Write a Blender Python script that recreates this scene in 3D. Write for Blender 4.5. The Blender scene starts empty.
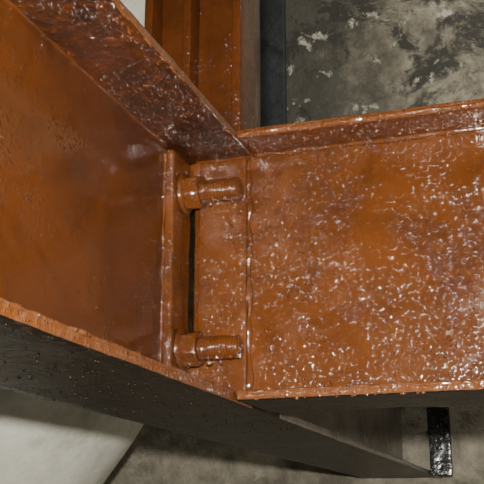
import bpy, bmesh, math, random
from mathutils import Vector, noise, Matrix
random.seed(4)
YAW=math.radians(18.5); CAM=Vector((.3566,-1.0406,0))
sc=bpy.context.scene
# ---------------- materials
def new_mat(name):
    m=bpy.data.materials.new(name); m.use_nodes=True
    nt=m.node_tree; return m,nt,nt.nodes['Principled BSDF']
def N(nt,t,**k):
    n=nt.nodes.new(t)
    for a,b in k.items():
        n.inputs[a].default_value=b
    return n
def noise_n(nt,tc,scale,detail=5,rough=.6,dist=0):
    n=N(nt,'ShaderNodeTexNoise',Scale=scale,Detail=detail,Roughness=rough,Distortion=dist)
    nt.links.new(tc,n.inputs['Vector']); return n.outputs['Fac']
def ramp(nt,f,stops,ease=False):
    r=nt.nodes.new('ShaderNodeValToRGB'); e=r.color_ramp.elements
    if ease: r.color_ramp.interpolation='EASE'
    while len(e)<len(stops): e.new(.5)
    for i,(p,c) in enumerate(stops):
        e[i].position=p; e[i].color=(c,c,c,1)
    nt.links.new(f,r.inputs[0]); return r.outputs['Color']
def mathn(nt,op,a,b):
    n=nt.nodes.new('ShaderNodeMath'); n.operation=op
    for i,v in enumerate((a,b)):
        if isinstance(v,(int,float)): n.inputs[i].default_value=v
        else: nt.links.new(v,n.inputs[i])
    return n.outputs[0]
def mix(nt,f,a,b):
    n=nt.nodes.new('ShaderNodeMix'); n.data_type='RGBA'
    for i,v in ((0,f),(6,a),(7,b)):
        if isinstance(v,(int,float)): n.inputs[i].default_value=v
        elif isinstance(v,tuple): n.inputs[i].default_value=(*v,1)
        else: nt.links.new(v,n.inputs[i])
    return n.outputs[2]
def paint(name,c1,c2,dirt,dirt_amt,rough,fine,coarse,mask_lo=.4,mask_hi=.6,scale=230,spec=.8,mlow=.12,thr=(.53,.82),dull=.0):
    """fine / coarse = bump heights in mm"""
    m,nt,b=new_mat(name); tc=nt.nodes.new('ShaderNodeTexCoord').outputs['Object']
    big=noise_n(nt,tc,8,7,.7,.4)
    col=mix(nt,ramp(nt,big,[(.38,0.),(.62,1.)]),c1,c2)
    spk=noise_n(nt,tc,70,8,.75,.3)
    dm=mathn(nt,'MULTIPLY',ramp(nt,spk,[(.5,0.),(.66,1.)]),dirt_amt)
    col=mix(nt,dm,col,dirt)
    nt.links.new(col,b.inputs['Base Color'])
    dl=ramp(nt,noise_n(nt,tc,14,8,.75,.3),[(.56,0.),(.62,1.)])
    nt.links.new(mathn(nt,'ADD',mathn(nt,'MULTIPLY',dl,dull),rough),b.inputs['Roughness'])
    b.inputs['Specular IOR Level'].default_value=spec
    mk=ramp(nt,noise_n(nt,tc,11,6,.7,.5),[(mask_lo,mlow),(mask_hi,1.)])
    f=noise_n(nt,tc,scale,2,.5,.6); f=mathn(nt,'MULTIPLY',ramp(nt,f,[(thr[0],0.),(thr[1],1.)],True),mk)
    b1=N(nt,'ShaderNodeBump',Strength=1,Distance=fine*.001)
    nt.links.new(f,b1.inputs['Height'])
    b2=N(nt,'ShaderNodeBump',Strength=1,Distance=coarse*.001)
    nt.links.new(noise_n(nt,tc,24,3,.5,.8),b2.inputs['Height'])
    nt.links.new(b2.outputs[0],b1.inputs['Normal'])
    nt.links.new(b1.outputs[0],b.inputs['Normal'])
    return m
ORA=(.084,.0250,.0055); ORB=(.046,.0140,.0035)
M_web =paint('red_oxide_paint_lumpy',ORA,ORB,(.11,.040,.013),.25,.11,1.5,1.3,.42,.56,230,1.,.10,(.52,.80),.10)
M_gird=paint('red_oxide_paint_smooth',(.064,.0190,.0045),(.036,.0112,.003),(.028,.008,.002),.35,.13,1.6,.7,.50,.60,220,.9,.03)
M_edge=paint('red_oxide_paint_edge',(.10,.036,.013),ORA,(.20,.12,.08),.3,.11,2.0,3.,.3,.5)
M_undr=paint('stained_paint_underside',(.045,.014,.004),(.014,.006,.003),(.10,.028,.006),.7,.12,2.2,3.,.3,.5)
M_bare_shade=paint('bare_steel_slot_shade',(.012,.007,.004),(.004,.003,.002),(.07,.04,.022),.7,.35,2.5,1.,.4,.6,150,.15)  # bare flange undersides; also used as painted shade behind the cleat slot
M_black=paint('wet_black_bitumen',(.008,.008,.008),(.014,.014,.014),(.1,.1,.1),.3,.2,2.5,3,.3,.6,90,.5)
M_grey=paint('grey_primer_steel',(.12,.10,.075),(.06,.05,.038),(.25,.22,.18),.5,.3,1.5,2.,.35,.6)
M_col =paint('red_oxide_paint_column',(.066,.019,.005),(.040,.012,.003),(.03,.008,.003),.3,.2,1.2,1.5,.4,.65)

def concrete(name,c1,c2,dark,lo=.46,hi=.56,sc1=6,streak=None,bump=.6):
    m,nt,b=new_mat(name); tc=nt.nodes.new('ShaderNodeTexCoord').outputs['Object']
    col=mix(nt,ramp(nt,noise_n(nt,tc,sc1,8,.7,.3),[(.38,0.),(.62,1.)]),c1,c2)
    st=ramp(nt,noise_n(nt,tc,sc1*.6,12,.78,.5),[(lo,0.),(hi,1.)])
    if streak is not None:
        sep=nt.nodes.new('ShaderNodeSeparateXYZ'); nt.links.new(tc,sep.inputs[0])
        s=mathn(nt,'SUBTRACT',sep.outputs[0],streak)
        s=mathn(nt,'ADD',s,mathn(nt,'MULTIPLY',mathn(nt,'SUBTRACT',noise_n(nt,tc,7,8,.75),.5),.8))
        hi_=ramp(nt,sep.outputs[2],[(.45,.25),(.8,1.)])
        near=mathn(nt,'MULTIPLY',ramp(nt,s,[(.0,.88),(.3,0.)]),hi_)
        st=mathn(nt,'MAXIMUM',mathn(nt,'MULTIPLY',st,hi_),near)
    col=mix(nt,st,col,dark)
    if streak is not None:   # white efflorescence spots
        ef=ramp(nt,noise_n(nt,tc,10,8,.7,.3),[(.58,0.),(.64,.8)])
        col=mix(nt,mathn(nt,'MULTIPLY',ef,hi_),col,(.55,.53,.44))
    nt.links.new(col,b.inputs['Base Color']); b.inputs['Roughness'].default_value=.7
    bp=N(nt,'ShaderNodeBump',Strength=bump,Distance=.012)
    nt.links.new(noise_n(nt,tc,30,9,.7),bp.inputs['Height']); nt.links.new(bp.outputs[0],b.inputs['Normal'])
    return m
M_wall=concrete('stained_concrete',(.36,.33,.25),(.14,.125,.09),(.035,.033,.026),.45,.56,9,-.22)
M_floor=concrete('floor_concrete',(.3,.28,.23),(.2,.19,.15),(.1,.1,.08))
M_pipe=concrete('pipe_concrete',(.60,.60,.53),(.46,.46,.39),(.3,.3,.24),.5,.7,6,None,.3)
M_slate=concrete('dark_slate_panel',(.03,.036,.04),(.018,.021,.023),(.008,.009,.01))  # very dark blue-grey, lightly mottled, for the wall strip

# ---------------- geometry helpers
def merge(bm,t):
    me=bpy.data.meshes.new('tmp'); t.to_mesh(me); t.free(); bm.from_mesh(me); bpy.data.meshes.remove(me)
def box(bm,x0,x1,y0,y1,z0,z1,mat=0,step=.012,amp=.0006,bev=.0018):
    t=bmesh.new(); bmesh.ops.create_cube(t,size=1)
    for v in t.verts:
        v.co=Vector(((x0+x1)/2+v.co.x*(x1-x0),(y0+y1)/2+v.co.y*(y1-y0),(z0+z1)/2+v.co.z*(z1-z0)))
    if bev: bmesh.ops.bevel(t,geom=t.edges[:],offset=bev,segments=2,affect='EDGES',profile=.5)
    for ax,(a,c) in enumerate(((x0,x1),(y0,y1),(z0,z1))):
        nn=min(int((c-a)/step),190)
        for i in range(1,nn):
            p=Vector((0,0,0)); p[ax]=a+(c-a)*i/nn; q=Vector((0,0,0)); q[ax]=1
            bmesh.ops.bisect_plane(t,geom=t.verts[:]+t.edges[:]+t.faces[:],plane_co=p,plane_no=q)
    if amp:
        for v in t.verts:
            v.co+=noise.noise_vector(v.co*45)*amp+noise.noise_vector(v.co*9+Vector((5,1,2)))*amp*1.2
    for f in t.faces: f.material_index=mat; f.smooth=bool(amp)
    merge(bm,t)
def tube(bm,pts,rad,mat,rn=.35,seg=8):
    prev=None
    for i,p in enumerate(pts):
        d=(pts[min(i+1,len(pts)-1)]-pts[max(i-1,0)]).normalized()
        u=d.cross(Vector((0,1,0))).normalized() if abs(d.y)<.9 else d.cross(Vector((0,0,1))).normalized(); w=d.cross(u)
        r=rad*(1+rn*noise.noise(p*60)*2)
        ring=[bm.verts.new(p+(u*math.cos(a)+w*math.sin(a))*r) for a in [2*math.pi*k/seg for k in range(seg)]]
        if prev:
            for k in range(seg):
                f=bm.faces.new((prev[k],prev[(k+1)%seg],ring[(k+1)%seg],ring[k])); f.material_index=mat; f.smooth=True
        else:
            f=bm.faces.new(ring[::-1]); f.material_index=mat
        prev=ring
    f=bm.faces.new(prev); f.material_index=mat
def blob(bm,c,s,mat):
    t=bmesh.new(); bmesh.ops.create_icosphere(t,subdivisions=2,radius=1)
    for v in t.verts: v.co=Vector((v.co.x*s[0],v.co.y*s[1],v.co.z*s[2]))+Vector(c)
    for f in t.faces: f.smooth=True; f.material_index=mat
    merge(bm,t)
def line(a,b,n,wob=.0006):
    a=Vector(a);b=Vector(b)
    return [a.lerp(b,i/n)+noise.noise_vector(a.lerp(b,i/n)*50)*wob*2 for i in range(n+1)]
def finish(bm,name,mats):
    me=bpy.data.meshes.new(name); bmesh.ops.recalc_face_normals(bm,faces=bm.faces[:]); bm.to_mesh(me); bm.free()
    o=bpy.data.objects.new(name,me); sc.collection.objects.link(o)
    for m in mats: me.materials.append(m)
    return o
ZB,ZT=.141,.460
# ---------------- girder
G=bmesh.new(); y0,y1=-1.25,1.6
GW=-.087
box(G,GW-.012,GW,y0,y1,ZB+.005,ZT-.005,0,.016)
box(G,-.188,0,y0,y1,ZB-.002,ZB+.009,0,.016)
box(G,-.188,0,y0,y1,ZT-.010,ZT,0,.016)
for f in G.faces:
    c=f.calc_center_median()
    if c.y>.07: f.material_index=3 if (f.normal.z<-.6 or c.y<.17) else 4  # web just past the cleat slot darkened, its shade put in the colour
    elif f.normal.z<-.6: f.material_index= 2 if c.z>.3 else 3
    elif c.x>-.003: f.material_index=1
tube(G,line((-.001,y0,ZB+.008),(-.001,.0,ZB+.008),260,.0005),.0018,1,.4)
tube(G,line((-.002,y0,ZT-.008),(-.002,.0,ZT-.008),260,.0005),.0018,1,.5)
tube(G,line((GW,y0,ZT-.011),(GW,.0,ZT-.011),150,.0008),.003,0,.4)
n=0
while n<900:   # paint drips hanging under the top flange, clustered
    x=random.uniform(GW,-.001); y=random.uniform(-.75,.05)
    if noise.noise(Vector((x*30,y*14,3)))+ (.35 if x>-.02 else 0)+(.25 if y>-.2 else -.05)+random.uniform(-.2,.2)<.16: continue
    s=random.uniform(.0005,.0016); n+=1
    blob(G,(x,y,ZT-.0108),(s,s*random.uniform(1,2.5),s*random.uniform(1.,2.0)),2)
for i in range(400):  # scale and grit under the bottom flange
    s=random.uniform(.0005,.0012)
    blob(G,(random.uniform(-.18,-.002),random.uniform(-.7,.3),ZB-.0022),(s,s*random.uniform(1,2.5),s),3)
for i in range(40):  # runs on the web
    y=random.uniform(-.45,-.02); s=random.uniform(.0005,.001)
    blob(G,(GW,y,ZT-.012-abs(random.gauss(0,.02))),(s,s,s*random.uniform(1,4)),0)
finish(G,'steel_girder',[M_gird,M_edge,M_undr,M_bare_shade,M_grey])
# ---------------- crossbeam
C=bmesh.new(); X1=1.9
CW=GW+.012
box(C,CW+.001,X1,.061,.070,ZB+.008,ZT-.008,0,.012)
box(C,.002,X1,0,.125,ZB,ZB+.011,0,.012)
box(C,.002,X1,0,.125,ZT-.010,ZT,0,.012)
for f in C.faces:
    c=f.calc_center_median()
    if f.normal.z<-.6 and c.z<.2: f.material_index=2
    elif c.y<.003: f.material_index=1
tube(C,line((.002,0.002,ZB+.008),(X1,0.002,ZB+.008),300,.0006),.0022,1,.5)
tube(C,line((.002,0.002,ZT-.006),(X1,0.002,ZT-.006),300,.0006),.0034,1,.5)
tube(C,line((.002,.060,ZT-.011),(X1,.060,ZT-.011),220,.001),.0035,0,.4)
tube(C,line((-.003,.060,ZB+.016),(-.003,.060,ZT-.014),60,.0012),.0038,0,.5)
for i in range(320):
    s=random.uniform(.0006,.0016)
    if i<40: blob(C,(random.uniform(.01,.6),random.uniform(-.0,.004),ZB),(s*1.5,s,s*random.uniform(.8,1.2)),1)
    blob(C,(random.uniform(.01,.6),random.uniform(-.001,.05),ZT-.0105),(s*random.uniform(1,2.5),s,s*random.uniform(.8,1.5)),0)
finish(C,'steel_crossbeam',[M_web,M_edge,M_bare_shade])
# ---------------- angle cleat
A=bmesh.new()
box(A,GW,CW,-.006,.052,ZB+.014,ZT-.016,1,.008,.0009,.003)
box(A,CW+.010,-.004,.051,.061,ZB+.012,ZT-.016,0,.008,.0008,.002)
box(A,CW-.002,CW+.012,.050,.060,ZT-.045,ZT-.016,0,.008,.0008,.002)
box(A,CW-.002,CW+.012,.050,.060,ZB+.014,ZB+.070,0,.008,.0008,.002)
tube(A,line((GW,-.006,ZB+.014),(GW,-.006,ZT-.018),60,.0008),.0025,1,.4)
finish(A,'angle_cleat',[M_web,M_web])
# ---------------- bolts
def bolt(name,z,y=.027):
    B=bmesh.new()
    def prism(x0,x1,r,n,ph=0,mat=0):
        t=bmesh.new()
        bmesh.ops.create_cone(t,cap_ends=True,segments=n,radius1=r,radius2=r,depth=x1-x0,
            matrix=Matrix.Translation(((x0+x1)/2,y,z))@Matrix.Rotation(math.pi/2,4,'Y')@Matrix.Rotation(ph,4,'Z'))
        bmesh.ops.bevel(t,geom=t.edges[:],offset=r*.07 if n<10 else r*.05,segments=3,affect='EDGES')
        for v in t.verts: v.co+=noise.noise_vector(v.co*70)*.0006
        for f in t.faces: f.smooth=f.calc_area()<4e-5 or n>10; f.material_index=mat
        merge(B,t)
    prism(CW,CW+.004,.0255,32)            # washer
    prism(CW+.0035,CW+.024,.0222,6,.35)   # hex nut
    seg=28; prev=None; n=90; x0=CW+.022; L=.051
    for i in range(n+1):
        x=x0+L*i/n
        clog=.9+noise.noise(Vector((x*60,z*10,1)))   # threads partly clogged by paint
        r=.0125+.0012*math.sin(i*1.047)*max(0,min(1,clog))
        if i>n-3: r-=.0012*(i-n+3)
        ring=[]
        for k in range(seg):
            a=2*math.pi*k/seg; p=Vector((x,y+math.cos(a)*r,z+math.sin(a)*r))
            p+=noise.noise_vector(p*80)*.0010; ring.append(B.verts.new(p))
        if prev:
            for k in range(seg):
                f=B.faces.new((prev[k],prev[(k+1)%seg],ring[(k+1)%seg],ring[k])); f.smooth=True
        prev=ring
    B.faces.new(prev)
    for k in range(8):
        s=random.uniform(.0012,.0026); blob(B,(random.uniform(CW+.01,-.01),y-.003,z-.0115-(.006 if k<3 else 0)),(s*1.4,s,s*1.5),0)
    finish(B,name,[M_web])
bolt('hex_bolt',.397); bolt('hex_bolt.001',.206)
# ---------------- column standing on the girder
K=bmesh.new()
box(K,-.155,-.143,.07,.16,ZT+.012,2.4,0,.03)
box(K,-.030,-.018,.07,.16,ZT+.012,2.4,0,.03)
box(K,-.144,-.029,.105,.117,ZT+.012,2.4,0,.03)
box(K,-.100,-.088,.072,.106,ZT+.012,2.4,0,.03)
box(K,-.170,-.006,.055,.175,ZT,ZT+.013,0,.02)
finish(K,'steel_column',[M_col])
# ---------------- end bracket
E=bmesh.new()
box(E,.002,.055,1.45,1.46,ZB-.005,ZB+.16,0,.01,.002)
box(E,.002,.012,1.46,1.6,ZB-.005,ZB+.16,0,.01,.002)
finish(E,'end_bracket',[M_black])
# ---------------- room
def simple(name,x0,x1,yy0,yy1,z0,z1,mat,bev=0):
    t=bmesh.new(); box(t,x0,x1,yy0,yy1,z0,z1,0,10,0,bev); return finish(t,name,[mat])
simple('wall_back',-2.5,1.9,1.6,1.75,-1.4,2.6,M_wall)
simple('wall_right',1.9,2.05,-2.6,1.75,-1.4,2.6,M_wall)
simple('floor',-2.5,2.05,-2.6,1.75,-1.5,-1.4,M_floor)
simple('trim_1',-.75,-.385,1.575,1.6,.5,2.3,M_slate,.004)
# ---------------- bent pipe
P=bmesh.new(); R=.30
d=Vector((.62,0,.78)); c0=Vector((-.80,.85,.336))
pts=[c0+d*(-1.9)]+[c0+d*(-1.9+1.9*i/10) for i in range(1,11)]
p=pts[-1].copy(); a=math.atan2(.78,.62)
for i in range(14):
    a+=(math.pi/2-math.atan2(.78,.62))/14
    p=p+Vector((math.cos(a),0,math.sin(a)))*.02; pts.append(p.copy())
pts.append(Vector((p.x,p.y,2.5)))
tube(P,pts,R,0,0,64)
finish(P,'concrete_pipe',[M_pipe])
# ---------------- lights
def cw(v): # camera-relative (right,forward,up) -> world
    return CAM+Matrix.Rotation(YAW,3,'Z')@Vector(v)
def light(name,kind,loc,energy,size,col=(1,1,1),target=None):
    l=bpy.data.lights.new(name,kind); l.energy=energy; l.color=col
    if kind=='AREA': l.size=size
    else: l.shadow_soft_size=size
    o=bpy.data.objects.new(name,l); sc.collection.objects.link(o); o.location=loc
    if target is not None: o.rotation_euler=(Vector(target)-Vector(loc)).to_track_quat('-Z','Y').to_euler()
light('camera_flash','POINT',cw((-.02,.0,.07)),195,.016,(1,.95,.87))
light('wall_fill_light','AREA',(.9,.7,1.9),15,.3,(1,.95,.85),(-.1,1.6,1.1))  # unseen fill light added out of frame to brighten the back wall
w=bpy.data.worlds.new('world'); sc.world=w; w.use_nodes=True
w.node_tree.nodes['Background'].inputs[0].default_value=(.95,.95,1,1); w.node_tree.nodes['Background'].inputs[1].default_value=.012
cam=bpy.data.cameras.new('camera'); co=bpy.data.objects.new('camera',cam); sc.collection.objects.link(co)
cam.sensor_width=36; cam.lens=36*1000/484; cam.clip_start=.02
co.location=CAM; co.rotation_euler=(math.radians(90+16.3),0,YAW); sc.camera=co
